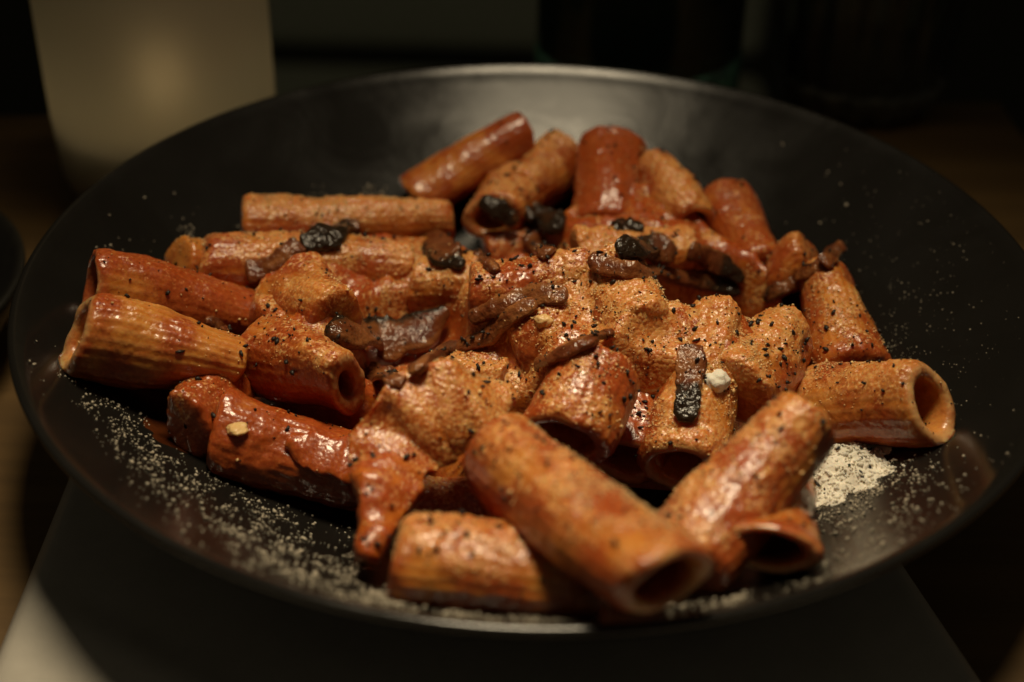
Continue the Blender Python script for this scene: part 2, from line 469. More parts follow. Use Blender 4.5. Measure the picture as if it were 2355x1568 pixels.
T((955, 455, .85), (1205, 312, 1.5), .76, 'dull orange tube leaning highest at the back left of the heap, no pepper on it', cheese=.05, sauce=.25)
T((1300, 360, .9), (1195, 450, 1.6), .85, 'lumpy pepper-strewn tube between the two tallest tubes at the back', cheese=.6, sauce=.6)
T((1408, 325, 1.7), (1375, 520, 2.1), .88, 'upright red tube with pepper specks, the tallest at the back right', cheese=.08, sauce=.8, lump=.09)
T((1128, 500, 2.3), (1190, 415, 1.2), .88, 'open-ended tube with a black charred piece plugging its mouth', cap='B', cheese=.5, sauce=.4, wall=.40)
T((1592, 522, 2.0), (1500, 400, 1.5), .82, 'cheesy tube at the back right with a round dark open mouth', cap='B', cheese=.55, sauce=.3)
T((1662, 455, .85), (1735, 620, 1.3), .76, 'blurred red tube sloping at the right edge of the back row', cheese=.2, sauce=.65)
T((562, 512, .9), (1035, 525, 1.7), .80, 'long tube lying level along the back left, its top frosted with cheese', cheese=.6, sauce=.55, lump=.07)
T((465, 605, 1.0), (925, 635, 1.9), .92, 'long tube under the curled strip with a black lump, back left', cheese=.5, sauce=.5, lump=.06)
T((408, 612, .75), (520, 610, .75), .74, 'small ribbed tube end peeping out behind the left tubes', cheese=.1, sauce=.15)
T((215, 655, .9), (575, 735, 1.2), .86, 'red tube behind the leftmost one with its open mouth facing left', cap='B', cheese=.12, sauce=.6, sqA=(.8, 1.2))
T((180, 770, .95), (525, 845, 1.7), .97, 'leftmost pale orange ribbed tube with large pepper specks', cap='B', cheese=.15, sauce=.26, bare=.04, ridge=.012, sqA=(.85, 1.4), wall=.40)
T((655, 655, 2.7), (775, 745, 2.9), .95, 'short pillow-shaped tube with pinched corners left of the big charred strip', cheese=.35, sauce=.4, sqA=(.62, .5), lump=.07)
T((580, 812, 1.9), (800, 885, 2.5), .94, 'peppered tube with a narrow slit of a mouth facing right', cap='A', cheese=.28, sauce=.55, sqB=(.62, 2.0), wall=.48, skewB=.1)
T((500, 985, .9), (850, 1088, .85), .93, 'thickly sauced red tube at the lower left carrying a yellow crumb', cheese=.05, sauce=.9, lump=.10)
T((1130, 600, 1.2), (1290, 565, 1.3), .86, 'shadowed tube lying under the plugged tube', cheese=.3, sauce=.6)
T((1410, 500, 1.5), (1560, 610, 1.5), .84, 'peppered tube between the upright red tube and the long centre strip', cheese=.6, sauce=.4)
T((1185, 815, 2.5), (1320, 760, 2.9), .86, 'sauced tube under the slim plain strip', cheese=.45, sauce=.65, lump=.12)
T((870, 955, .85), (990, 905, .95), .85, 'sauced tube in the shadow right behind the slit-mouthed tube', cheese=.25, sauce=.8, lump=.12)
T((975, 1115, .8), (1050, 1020, .85), .78, 'orange tube in the dark under the large draped flap', cheese=.05, sauce=.4)
T((430, 975, .75), (520, 905, .8), .80, 'dark sauce-soaked tube end at the lower left edge of the heap', cheese=.25, sauce=.8, lump=.14)
T((915, 1285, .9), (1370, 1318, .9), .93, 'tube lying level at the front left, half under the left arm of the V', cheese=.45, sauce=.35, lump=.05)
T((945, 1180, .8), (1160, 1175, .8), .80, 'glistening tube tucked right behind the level front tube', cheese=.3, sauce=.5)
T((1152, 1060, 3.1), (1532, 1332, 1.0), .98, 'front left arm of the V, its open mouth at the very front', cap='A', skewB=.45, cheese=.36, sauce=.5, lump=.05)
T((1838, 985, 2.9), (1565, 1290, .95), .95, 'front right arm of the V, crossing under the other arm', cheese=.42, sauce=.5, lump=.05)
T((1768, 1262, .88), (1785, 1110, .9), .88, 'short tube under the right arm of the V, mouth facing down front', cap='B', skewA=-.4, cheese=.1, sauce=.25, sqA=(.6, 0))
T((1298, 1012, 2.7), (1365, 850, 3.4), 1.0, 'red tube pointing at the viewer above the V with a wide round mouth', cap='B', skewA=.05, sqA=(.85, 0), cheese=.35, sauce=.6, wall=.32)
T((1442, 1058, 1.3), (1515, 815, 2.3), .86, 'shadowed tube with its mouth low between the V and the cheesy mound', cap='B', skewA=.12, sqA=(.92, 0), cheese=.1, sauce=.35)
T((1568, 1075, 1.5), (1632, 740, 3.0), .95, 'thickly cheesed tube carrying the upright half-black strip, mouth at its front', cap='B', skewA=.12, sqA=(.9, 0), cheese=.85, sauce=.25, lump=.10)
T((1865, 930, 1.1), (2140, 930, 1.0), .92, 'tube at the far right with its mouth facing right and white cheese on top', cap='A', cheese=.5, sauce=.25, bare=.1)
T((1895, 660, 1.3), (1968, 850, 1.0), .86, 'peppered tube leaning down the right side of the heap', cheese=.3, sauce=.35)
T((1775, 640, 1.2), (1880, 610, 1.2), .80, 'blurred curved tube at the right back corner of the heap', cheese=.3, sauce=.5, bend=(0, 0, .35))
T((1085, 680, 3.1), (1340, 660, 3.4), .88, 'red-ended tube in the middle under the pale double strip', cheese=.4, sauce=.75, lump=.1)
T((1400, 655, 3.4), (1470, 790, 3.1), 1.06, 'cheese-caked yellowish tube at the very middle of the heap', cheese=.8, sauce=.35, lump=.09)
T((1790, 800, 2.1), (1690, 900, 2.5), .98, 'rounded cheesed tube right of the upright half-black strip', cheese=.8, sauce=.4, lump=.12)
T((1330, 600, 2.5), (1570, 580, 2.2), .84, 'cheese-topped tube behind the long dark strip at the centre back', cheese=.85, sauce=.3, lump=.1)
T((960, 650, 2.0), (1090, 655, 2.2), .85, 'short cheese-covered tube under the dark triangular scrap', cheese=.9, sauce=.25, lump=.12)
T((1040, 870, 1.9), (1150, 900, 1.9), .80, 'ragged cheesy tube end between the slim strips and the sauce flap', cheese=.75, sauce=.5, lump=.16)

# ------------------------------------------------------------------ melted sauce and cheese filling the gaps
def bvh_of(Vs, Fs):
    V = np.vstack(Vs); F = np.vstack(Fs)
    return BVHTree.FromPolygons(V.tolist(), F.tolist())
food_bvh = bvh_of(FOODV, FOODF)
def inside_poly(x, y, poly):
    c = np.zeros(x.shape, bool); p = np.asarray(poly, float); j = len(p)-1
    for i in range(len(p)):
        xi, yi = p[i]; xj, yj = p[j]
        c ^= ((yi > y) != (yj > y)) & (x < (xj-xi)*(y-yi)/(yj-yi+1e-12)+xi); j = i
    return c
def gblur(A, sig):
    k = int(3*sig); w = np.exp(-.5*(np.arange(-k, k+1)/sig)**2); w /= w.sum()
    A = np.apply_along_axis(lambda r: np.convolve(np.pad(r, k, mode='edge'), w, 'valid'), 0, A)
    return np.apply_along_axis(lambda r: np.convolve(np.pad(r, k, mode='edge'), w, 'valid'), 1, A)
def disk_ext(A, rad, op):
    out = A.copy(); R_ = int(rad); Pd = np.pad(A, R_, mode='edge')
    for i in range(-R_, R_+1):
        for j in range(-R_, R_+1):
            if i*i+j*j <= rad*rad: out = op(out, Pd[R_+i:R_+i+A.shape[0], R_+j:R_+j+A.shape[1]])
    return out
gx = np.arange(-9.2, 9.2, .09); gy = np.arange(-9.2, 9.2, .09)
GX, GY = np.meshgrid(gx, gy, indexing='ij')
H = np.zeros_like(GX)
for i in range(len(gx)):
    for j in range(len(gy)):
        h = food_bvh.ray_cast(Vector((gx[i], gy[j], 12)), Vector((0, 0, -1)))
        H[i, j] = h[0].z if h[0] is not None else float(plate_z(min(11.7, math.hypot(gx[i], gy[j]))))
closed = disk_ext(disk_ext(H, 13, np.maximum), 13, np.minimum)
zone = [on_plate(x, y, 1.4)[:2] for x, y in ((560, 760), (680, 620), (960, 590), (1150, 610), (1290, 560), (1330, 500), (1500, 480), (1760, 620), (1860, 740), (1830, 880), (1640, 1000), (1450, 985), (1230, 970), (1000, 985), (880, 960), (640, 880))]
mask = gblur(inside_poly(GX, GY, zone).astype(float), 4)
pxy = to_px(np.dstack([GX, GY, closed]).reshape(-1, 3)).reshape(*GX.shape, 2)
def blob(P, x, y, sx, sy=None):
    sy = sy or sx; return np.exp(-.5*(((P[..., 0]-x)/sx)**2+((P[..., 1]-y)/sy)**2))
czone = np.clip(blob(pxy, 1640, 840, 140, 120)+blob(pxy, 1390, 660, 150, 70)+.8*blob(pxy, 1010, 640, 60, 50)+.8*blob(pxy, 1050, 850, 70, 40), 0, 1)
G3 = np.dstack([GX, GY, closed]).reshape(-1, 3)
drop = .36-.14*czone-.20*np.clip(blob(pxy, 1640, 840, 150, 120)*1.2, 0, 1)
lump = (.18*fbm(G3, .8, 31, 3)+.08*fbm(G3, 2.6, 33, 3)+.035*fbm(G3, 8, 35, 2)).reshape(GX.shape)
floor_z = plate_z(np.minimum(np.hypot(GX, GY), 11.7))
Z = gblur(closed, 1.5)-drop+lump
Z = floor_z-.12+(Z-floor_z+.12)*smooth(.05, .75, mask)
keep = (mask > .03)
idx = -np.ones(GX.size, int); kk = keep.ravel(); idx[kk] = np.arange(kk.sum())
Fq = grid_faces(len(gx), len(gy), False); Fq = Fq[kk[Fq].all(1)]
Vq = np.dstack([GX, GY, Z]).reshape(-1, 3)[kk]
cz = np.clip(czone.ravel()[kk]*.75+.15+.75*fbm(Vq, .9, 41, 3), 0, 1)*smooth(1.2, 2.4, Vq[:, 2])
sauce_o = mesh_obj('sauce', Vq, idx[Fq][:, ::-1], FOOD, attrs=dict(cheese=cz, sauce=np.full(len(Vq), .85), bare=np.zeros(len(Vq)), ridge=np.zeros(len(Vq))))
tag(sauce_o, 'thick tomato sauce with melted cheese filling the gaps of the heap', 'sauce', kind='stuff')
remember(Vq, idx[Fq])
print('top of food', H.max())

# ------------------------------------------------------------------ strips of fried pork cheek and the sauce flap
def cast(bv, x, y):
    d = ray(x, y); h = bv.ray_cast(Vector(CPOS), Vector(d))
    return (None, None, None) if h[0] is None else (np.array(h[0]), np.array(h[1]), h[3])
def strip(name, path, widths, label, cat, m, thick=.16, char=None, fat=.5, lift=.0, group=None, sauce=None, cheese=0., seed=0, tilt=0., wav=.05, smoothk=5, edge_char=0., zs=None, face=.55, hs=None):
    thick = min(.24, thick*.72) if sauce is None else thick
    path = np.array(path, float); n = 80; nc = 24
    tt = np.concatenate([[0], np.cumsum(np.linalg.norm(np.diff(path, axis=0), axis=1))]); tt /= tt[-1]
    ts = np.linspace(0, 1, n)
    px = np.interp(ts, tt, path[:, 0]); py = np.interp(ts, tt, path[:, 1])
    k = np.ones(7)/7
    px = np.convolve(np.pad(px, 3, mode='reflect', reflect_type='odd'), k, 'valid'); py = np.convolve(np.pad(py, 3, mode='reflect', reflect_type='odd'), k, 'valid')
    wd = np.interp(ts, np.linspace(0, 1, len(widths)), widths)
    dist = np.zeros(n); NN = np.zeros((n, 3))
    for i in range(n):
        p, nr_, dd = cast(food_bvh, px[i], py[i])
        if p is None:
            p = on_plate(px[i], py[i], .3); nr_ = np.array([0, 0, 1.]); dd = np.linalg.norm(p-CPOS)
        if nr_@ray(px[i], py[i]) > 0: nr_ = -nr_
        dist[i] = dd; NN[i] = nr_
    med = np.array([np.median(dist[max(0, i-8):i+9]) for i in range(n)])
    kk_ = np.exp(-.5*(np.arange(-9, 10)/4.5)**2); kk_ /= kk_.sum()
    ds = np.convolve(np.pad(np.minimum(med, dist+.6), 9, mode='edge'), kk_, 'valid')
    if hs is not None:
        hh_ = np.interp(ts, np.linspace(0, 1, len(hs)), hs)
        ds = np.array([np.linalg.norm(on_plate(px[i], py[i], hh_[i])-CPOS) for i in range(n)])
    if zs is not None: ds = ds-np.interp(ts, np.linspace(0, 1, len(zs)), zs)
    N = NN.mean(0)*.6+np.array([0, 0, 1.0])*.5+(-FW)*face; N /= np.linalg.norm(N)
    ctr = np.array([CPOS+ray(px[i], py[i])*(ds[i]) for i in range(n)])+N*(thick*.45+lift)
    Tn = np.gradient(ctr, axis=0); Tn /= np.linalg.norm(Tn, axis=1)[:, None]
    W = np.cross(Tn, N); W /= np.linalg.norm(W, axis=1)[:, None]
    N2 = np.cross(W, Tn)
    ang = tilt+.35*noise(np.stack([ts*4, ts*0, ts*0], 1), 1, seed)
    W, N2 = W*np.cos(ang)[:, None]+N2*np.sin(ang)[:, None], N2*np.cos(ang)[:, None]-W*np.sin(ang)[:, None]
    hw = wd*K*ds/FPX/2*(1+.28*fbm(np.stack([ts*5, ts*0+.5, ts*0], 1), 1, seed+.7, 2))
    cap = np.sqrt(np.clip(1-(np.abs(ts-.5)*2)**22, 0, 1))*.92+.08
    th = np.linspace(0, 2*np.pi, nc, endpoint=False)
    c_, s_ = np.cos(th), np.sin(th)
    ex = .28
    ux = np.sign(c_)*np.abs(c_)**ex; uy = np.sign(s_)*np.abs(s_)**ex
    V = ctr[:, None]+W[:, None]*(ux[None, :]*(hw*cap)[:, None])[..., None]+N2[:, None]*(uy[None, :]*(thick/2*cap)[:, None])[..., None]
    across = (ux[None, :]*np.ones(n)[:, None])
    V = V+N2[:, None]*(wav*np.cos(across*1.5)[..., None])
    V = V.reshape(-1, 3)
    Nv = (V-np.repeat(ctr, nc, 0)); Nv /= np.linalg.norm(Nv, axis=1)[:, None]+1e-9
    V = V+Nv*(.03*fbm(V, 2.6, seed, 2)+.045*(np.abs(noise(V, 4.0, seed+3))-.2)+.012*fbm(V, 9, seed+4, 2))[:, None]
    V = V+np.repeat(N2, nc, 0)*(wav*1.2*fbm(V, 1.1, seed+8, 2))[:, None]
    F = grid_faces(n, nc); base = len(V)
    V = np.vstack([V, ctr[:1], ctr[-1:]])
    caps = [[j, (j+1) % nc, base] for j in range(nc)]+[[(n-1)*nc+(j+1) % nc, (n-1)*nc+j, base+1] for j in range(nc)]
    Fl = [tuple(f[::-1]) for f in F.tolist()]+[tuple(c) for c in caps]
    tsv = np.append(np.repeat(ts, nc), [0, 1])
    o0 = ctr.mean(0); o0 = np.array([o0[0], o0[1], V[:, 2].min()])
    if sauce is None:
        cv = np.interp(tsv, np.linspace(0, 1, len(char)), char) if char is not None else 0*tsv
        acv = np.append(across.ravel(), [0, 0]); cv = np.maximum(cv, edge_char*smooth(.3, .95, -acv)) if edge_char > 0 else np.maximum(cv, -edge_char*smooth(.3, .95, acv))
        at_ = dict(char=cv, fat=np.clip(fat*.55+1.5*fbm(np.stack([acv*2.2, tsv*2.0, 0*tsv+seed], 1), 1.0, seed+12, 3), 0, 1))
    else:
        N_up = np.append(np.tile(uy, n), [0, 0])
        at_ = dict(cheese=np.clip(np.interp(tsv, np.linspace(0, 1, len(cheese)), cheese) if isinstance(cheese, (list, tuple)) else np.full(len(V), cheese), 0, 1), sauce=np.full(len(V), sauce), bare=0*tsv, ridge=0*tsv)
    o = mesh_obj(name, V, Fl, m, attrs=at_, origin=o0)
    tag(o, label, cat, group)
    STRIPS.append((V, Fl)); return o
STRIPS = []

def flap(path, widths, label, **kw):
    return strip('tomato_flap', path, widths, label, 'tomato skin', FOOD, group='sauce-coated tomato skins', face=1.3, **kw)
flap([(1158, 905), (1080, 925), (1000, 950), (930, 1000), (895, 1065), (885, 1130), (870, 1200), (850, 1265), (842, 1300)],
     [100, 150, 210, 260, 230, 160, 120, 92, 76], 'large red sauce-coated flap draped from the middle down to the plate', sauce=.85, cheese=[.75, .7, .6, .45, .3, .2, .15], thick=.26, wav=.26, seed=3, hs=[3.3, 3.6, 3.6, 3.3, 2.8, 2.3, 1.75, 1.1, .45])
flap([(660, 1010), (740, 1050), (830, 1060), (900, 1060)], [50, 96, 120, 100], 'brownish red lump of skin on the lower left sauced tube', sauce=.95, thick=.16, wav=.10, seed=5, zs=[0, 0, 0, .1])
for a in STRIPS: remember(a[0], [f if len(f) == 4 else (*f, f[2]) for f in a[1]])
def allbvh():
    V = []; F = []; n = 0
    for v, f in zip(FOODV, FOODF): V.append(v)
    return BVHTree.FromPolygons(np.vstack(FOODV).tolist(), [tuple(dict.fromkeys(q)) for q in np.vstack(FOODF).tolist()])
food_bvh = allbvh()
STRIPS = []
def bac(path, widths, label, **kw):
    return strip('bacon_strip', path, widths, label, 'bacon', BACON, group='fried bacon strips on the pasta', seed=len(STRIPS)*2.3+11, **kw)
bac([(565, 630), (610, 625), (650, 600), (690, 562)], [60, 45, 50, 45], 'brown curled strip on the long back left tube, below the black lump', char=[.2, 0, .1, .3], fat=.6, thick=.3)
bac([(692, 572), (740, 552), (790, 535), (828, 522)], [40, 78, 62, 30], 'black charred lump on the long tube at the back left', char=[1, 1, .9, .3], fat=.1, thick=.45)
bac([(985, 540), (1005, 570), (1040, 600), (1068, 618)], [40, 85, 60, 22], 'dark brown triangular scrap with a black right edge', char=[.3, .2, .4, 1], fat=.1, thick=.26, edge_char=-.9)
bac([(1105, 462), (1135, 478), (1168, 498), (1190, 515)], [34, 48, 44, 24], 'black shiny piece plugging the open tube mouth', char=[1, 1, .8, .5], fat=.1, thick=.5, hs=[2.9, 2.8, 2.6, 2.4])
bac([(1205, 490), (1245, 510), (1300, 520)], [60, 75, 50], 'dark blurred piece right of the plugged tube', char=[.7, .7, .9], fat=.1, thick=.4)
bac([(1205, 540), (1235, 568), (1265, 592)], [30, 50, 50], 'reddish brown strip hanging down from the plugged tube', char=[.2, 0, 0], fat=.5, thick=.22)
bac([(1092, 580), (1118, 605), (1145, 628)], [26, 34, 22], 'small dark sliver right of the triangular scrap', char=[.4, .2, .1], fat=.2)
bac([(745, 770), (810, 770), (890, 780), (960, 770), (1030, 715)], [40, 100, 120, 85, 35], 'big strip left of centre, black along its upper edge and brown below', char=[.6, .2, .15, .2, .3], fat=.35, thick=.3, edge_char=1., wav=.1, zs=[.3, .6, .7, .6, .2])
bac([(1080, 742), (1130, 722), (1190, 700), (1250, 685), (1308, 690)], [36, 46, 52, 70, 50], 'pale brown ridged strip at the centre, upper of the crossing pair', char=[.5, .1, 0, .1, 0], fat=.8, thick=.24, lift=.1)
bac([(1235, 700), (1180, 735), (1120, 785), (1050, 808), (990, 835), (945, 870)], [34, 40, 44, 42, 44, 36], 'long pale strip sweeping to the lower left, lower of the crossing pair', char=[0, .1, .15, 0, 0, 0], fat=.9, thick=.22, lift=.12)
bac([(1235, 850), (1290, 822), (1350, 795), (1415, 770)], [40, 38, 34, 20], 'slim plain brown strip pointing up right above the wide round mouth', char=[.1, 0, 0, .2], fat=.45, thick=.2, lift=.1)
bac([(1350, 598), (1400, 620), (1480, 632), (1570, 640), (1640, 655), (1700, 680)], [44, 48, 40, 44, 40, 24], 'long strip across the centre back, pale at its left and black at its right', char=[0, 0, .3, .3, .6, 1], fat=.7, thick=.24, lift=.08)
bac([(1412, 590), (1455, 575), (1510, 580), (1548, 600)], [40, 74, 78, 44], 'black and brown chunk lying above the long centre strip', char=[1, .9, .45, .4], fat=.2, thick=.4, lift=.1)
bac([(1580, 575), (1630, 595), (1670, 620), (1708, 648)], [40, 52, 50, 22], 'blurred dark strip at the back right with a black tip', char=[.1, .2, .8, 1], fat=.3, thick=.26)
bac([(1588, 797), (1588, 850), (1582, 910), (1575, 978)], [62, 66, 60, 42], 'upright strip on the cheesy mound, brown above and black below', char=[0, 0, .95, .9], fat=.35, thick=.2, lift=.05, wav=.02)
bac([(1755, 690), (1800, 660), (1850, 630), (1895, 605)], [30, 44, 40, 36], 'blurred dark strip on the curved tube at the right', char=[.6, .4, .2, .1], fat=.3)
bac([(1890, 612), (1915, 585), (1940, 565)], [36, 38, 26], 'small brown blurred tip sticking up at the right back corner', char=[.1, .1, .2], fat=.5, zs=[.2, .3, .4])
bac([(1410, 525), (1445, 520), (1480, 530)], [30, 36, 26], 'tiny dark blurred piece behind the cheesy ridge', char=[.8, .7, .8], fat=.1)
bac([(845, 850), (890, 870), (930, 885)], [44, 56, 36], 'dark sauce-soaked scrap right of the slit-mouthed tube', char=[.4, .3, .3], fat=.3)
bac([(470, 738), (495, 745), (520, 762)], [24, 30, 20], 'tiny brown scrap between the two leftmost tubes', char=[.3, .2, .2], fat=.3)
BACONV = STRIPS
for a in STRIPS: remember(a[0], [f if len(f) == 4 else (*f, f[2]) for f in a[1]])
food_only_n = len(FOODV)
all_bvh = allbvh()
pV, pF = lathe(inner, 120); plate_bvh = BVHTree.FromPolygons(pV.tolist(), [tuple(f) for f in pF.tolist()])

# ------------------------------------------------------------------ sprinkles: grated cheese, pepper, dust on the plate
def chunk_template(n, seed, flat=1.0):
    r = np.random.default_rng(seed)
    g = (1+5**.5)/2
    V = np.array([[-1, g, 0], [1, g, 0], [-1, -g, 0], [1, -g, 0], [0, -1, g], [0, 1, g], [0, -1, -g], [0, 1, -g], [g, 0, -1], [g, 0, 1], [-g, 0, -1], [-g, 0, 1]])
    F = np.array([[0, 11, 5], [0, 5, 1], [0, 1, 7], [0, 7, 10], [0, 10, 11], [1, 5, 9], [5, 11, 4], [11, 10, 2], [10, 7, 6], [7, 1, 8], [3, 9, 4], [3, 4, 2], [3, 2, 6], [3, 6, 8], [3, 8, 9], [4, 9, 5], [2, 4, 11], [6, 2, 10], [8, 6, 7], [9, 8, 1]])
    V = V/np.linalg.norm(V[0])
    return V*(1+r.uniform(-.35, .35, (12, 1))), F
def scatter_mesh(name, pts, nrm, sizes, m, seed, stretch=(1, 1, 1), flat=None, sink=.3, small_tris=False):
    r = np.random.default_rng(seed); n = len(pts)
    Vt, Ft = chunk_template(0, seed)
    if small_tris:
        Vt = np.array([[1, 0, 0], [-1, 0, 0], [0, 1, 0], [0, -1, 0], [0, 0, 1], [0, 0, -1]], float)*(1+r.uniform(-.3, .3, (6, 1)))
        Ft = np.array([[0, 2, 4], [2, 1, 4], [1, 3, 4], [3, 0, 4], [2, 0, 5], [1, 2, 5], [3, 1, 5], [0, 3, 5]])
    q = r.normal(size=(n, 4)); q /= np.linalg.norm(q, axis=1)[:, None]
    w, x, y, z = q.T
    R = np.stack([1-2*(y*y+z*z), 2*(x*y-w*z), 2*(x*z+w*y), 2*(x*y+w*z), 1-2*(x*x+z*z), 2*(y*z-w*x), 2*(x*z-w*y), 2*(y*z+w*x), 1-2*(x*x+y*y)], -1).reshape(n, 3, 3)
    sc = sizes[:, None]*np.asarray(stretch)*r.uniform(.7, 1.35, (n, 3))
    L = Vt[None]*sc[:, None, :]
    L = np.einsum('nij,nvj->nvi', R, L)
    if flat is not None:
        dn = np.einsum('nvi,ni->nv', L, nrm); L = L-nrm[:, None, :]*(dn*(1-flat))[..., None]
    V = L+(pts+nrm*(sizes*(1-sink)*(flat or .8))[:, None])[:, None, :]
    F = (Ft[None]+np.arange(n)[:, None, None]*len(Vt)).reshape(-1, 3)
    return mesh_obj(name, V.reshape(-1, 3), F, m, smooth_shade=False)

def sprinkle(n, dens, bv, seed, region=None, minz=.15):
    """falls from straight above on whatever lies on the plate"""
    r = np.random.default_rng(seed); pts = []; nr_ = []
    R_ = 11.6*np.sqrt(r.uniform(0, 1, n)); A_ = r.uniform(0, 2*np.pi, n)
    xs, ys = R_*np.cos(A_), R_*np.sin(A_)
    if region is not None:
        xs = r.uniform(region[0], region[1], n); ys = r.uniform(region[2], region[3], n)
    u = r.uniform(0, 1, n)
    for i in range(n):
        h = bv.ray_cast(Vector((xs[i], ys[i], 12)), Vector((0, 0, -1)))
        if h[0] is None: continue
        nn_ = h[1] if h[1].z > 0 else -h[1]
        if nn_.z < minz: continue
        pts.append(h[0][:]); nr_.append(nn_[:])
    pts = np.array(pts); nr_ = np.array(nr_)
    px = to_px(pts); d = dens(px, pts)
    k = np.random.default_rng(seed+1).uniform(0, 1, len(pts)) < d
    return pts[k], nr_[k], px[k]

def cheese_density(P, X):
    d = .015+1.0*blob(P, 1650, 830, 130, 110)+.9*blob(P, 1900, 880, 60, 35)+1.1*blob(P, 1590, 1170, 70, 60)+.9*blob(P, 1330, 1110, 90, 60)
    d = d+.9*blob(P, 1400, 640, 150, 60)+.55*blob(P, 840, 600, 90, 50)+.9*blob(P, 1010, 640, 60, 45)+.75*blob(P, 820, 470, 200, 25)+.5*blob(P, 520, 545, 70, 20)
    d = d+.8*blob(P, 1060, 860, 80, 45)+.4*blob(P, 1310, 890, 80, 60)+.45*blob(P, 1120, 1220, 170, 50)+.3*blob(P, 660, 790, 80, 40)+.6*blob(P, 1300, 780, 90, 60)
    d = d+.4*blob(P, 1920, 740, 60, 90)+.5*blob(P, 1500, 970, 90, 50)+.35*blob(P, 1200, 420, 80, 50)+.4*blob(P, 1480, 470, 60, 70)+.3*blob(P, 1730, 1060, 90, 70)+.3*blob(P, 480, 890, 70, 25)
    return np.clip(d*(.45+1.5*fbm(X, 1.1, 51, 3)), 0, 1)
p, nn_, _ = sprinkle(140000, cheese_density, all_bvh, 101)
# keep the dark strips nearly clean
def near_bacon(p):
    bb = BVHTree.FromPolygons(np.vstack([a[0] for a in BACONV]).tolist(), [tuple(int(i)+o for i in f) for a, o in zip(BACONV, np.cumsum([0]+[len(b[0]) for b in BACONV[:-1]])) for f in a[1]])
    return np.array([bb.find_nearest(Vector(q))[3] < .02 for q in p])
nb = near_bacon(p); k = ~nb | (rng.uniform(0, 1, len(p)) < .03)
p, nn_ = p[k], nn_[k]
sz = .012+.016*rng.uniform(0, 1, len(p))**2
big = rng.uniform(0, 1, len(p)) < .03; sz[big] *= 1.9
print('grains', len(p))
g = scatter_mesh('grated_cheese', p, nn_, sz, GRAIN, 201, stretch=(1.2, .9, .8), small_tris=True)
tag(g, 'fine grated cheese sprinkled all over the pasta', 'grated cheese', kind='stuff')

def pepper_density(P, X):
    d = .30+1.0*blob(P, 1650, 840, 150, 120)+.6*blob(P, 640, 780, 80, 30)+.5*blob(P, 1300, 700, 200, 100)+.6*blob(P, 1110, 860, 70, 50)+.5*blob(P, 1150, 1080, 90, 60)+.4*blob(P, 1040, 1200, 120, 40)
    d = d-.22*blob(P, 340, 780, 150, 90)-.28*blob(P, 1060, 370, 120, 70)-.2*blob(P, 650, 1030, 160, 60)
    return np.clip(d*(.8+1.0*fbm(X, 1.1, 61, 3)), 0, 1)
p, nn_, px = sprinkle(10000, pepper_density, all_bvh, 103, minz=.05)
sz = .018+.050*rng.uniform(0, 1, len(p))**3
print('pepper', len(p))
g = scatter_mesh('black_pepper', p, nn_, sz, PEPPER, 203, stretch=(1.5, .8, .7), sink=.25)
tag(g, 'cracked black pepper specks strewn over the pasta', 'pepper', kind='stuff')

both_bvh = None
def dust_density(P, X):
    x, y = P[..., 0], P[..., 1]
    # band along the front left wall, thickening towards the front
    c = np.interp(x, [150, 250, 400, 600, 800, 1000, 1200, 1450, 1700, 1900], [860, 960, 1090, 1240, 1330, 1385, 1405, 1410, 1385, 1320])
    w = np.interp(x, [150, 300, 600, 900, 1200, 1700, 1900], [22, 55, 55, 42, 22, 16, 22])
    d = np.exp(-.5*((y-c)/w)**2)*np.interp(x, [140, 200, 500, 900, 1100, 1500, 1900, 2000], [.1, .55, .65, .95, 1, .55, .35, 0])
    d = d*np.where(y < 700, 0, 1)
    d = d+1.0*blob(P, 1925, 1100, 60, 55)+.6*blob(P, 1990, 1140, 110, 70)+.25*blob(P, 2060, 870, 60, 120)+.10*blob(P, 2110, 700, 120, 260)+.6*blob(P, 2045, 830, 22, 40)
    d = d+.8*blob(P, 440, 530, 18, 14)+.8*blob(P, 840, 438, 25, 12)+.6*blob(P, 740, 442, 22, 12)+.05*blob(P, 350, 560, 120, 60)
    return np.clip(d*(.62+1.5*fbm(X, 1.6, 71, 3)), 0, 1)
def first_hit_is_plate(p):
    out = np.ones(len(p), bool)
    for i, q in enumerate(p):
        if all_bvh.ray_cast(Vector((q[0], q[1], 12)), Vector((0, 0, -1)))[0] is not None: out[i] = False
    return out
p, nn_, px = sprinkle(110000, dust_density, plate_bvh, 107)
k = first_hit_is_plate(p); p, nn_ = p[k], nn_[k]
sz = .013+.034*rng.uniform(0, 1, len(p))**3; b_ = rng.uniform(0, 1, len(p)) < .03; sz[b_] *= 1.8; sz[(px[k][:, 0] > 1950) & (px[k][:, 1] < 1010)] *= .55
print('dust', len(p))
g = scatter_mesh('cheese_dust', p, nn_, sz, DUST, 207, stretch=(1.3, .9, .7), small_tris=True, flat=.7, sink=.2)
tag(g, 'loose pale cheese dust scattered over the bare plate', 'cheese dust', kind='stuff')

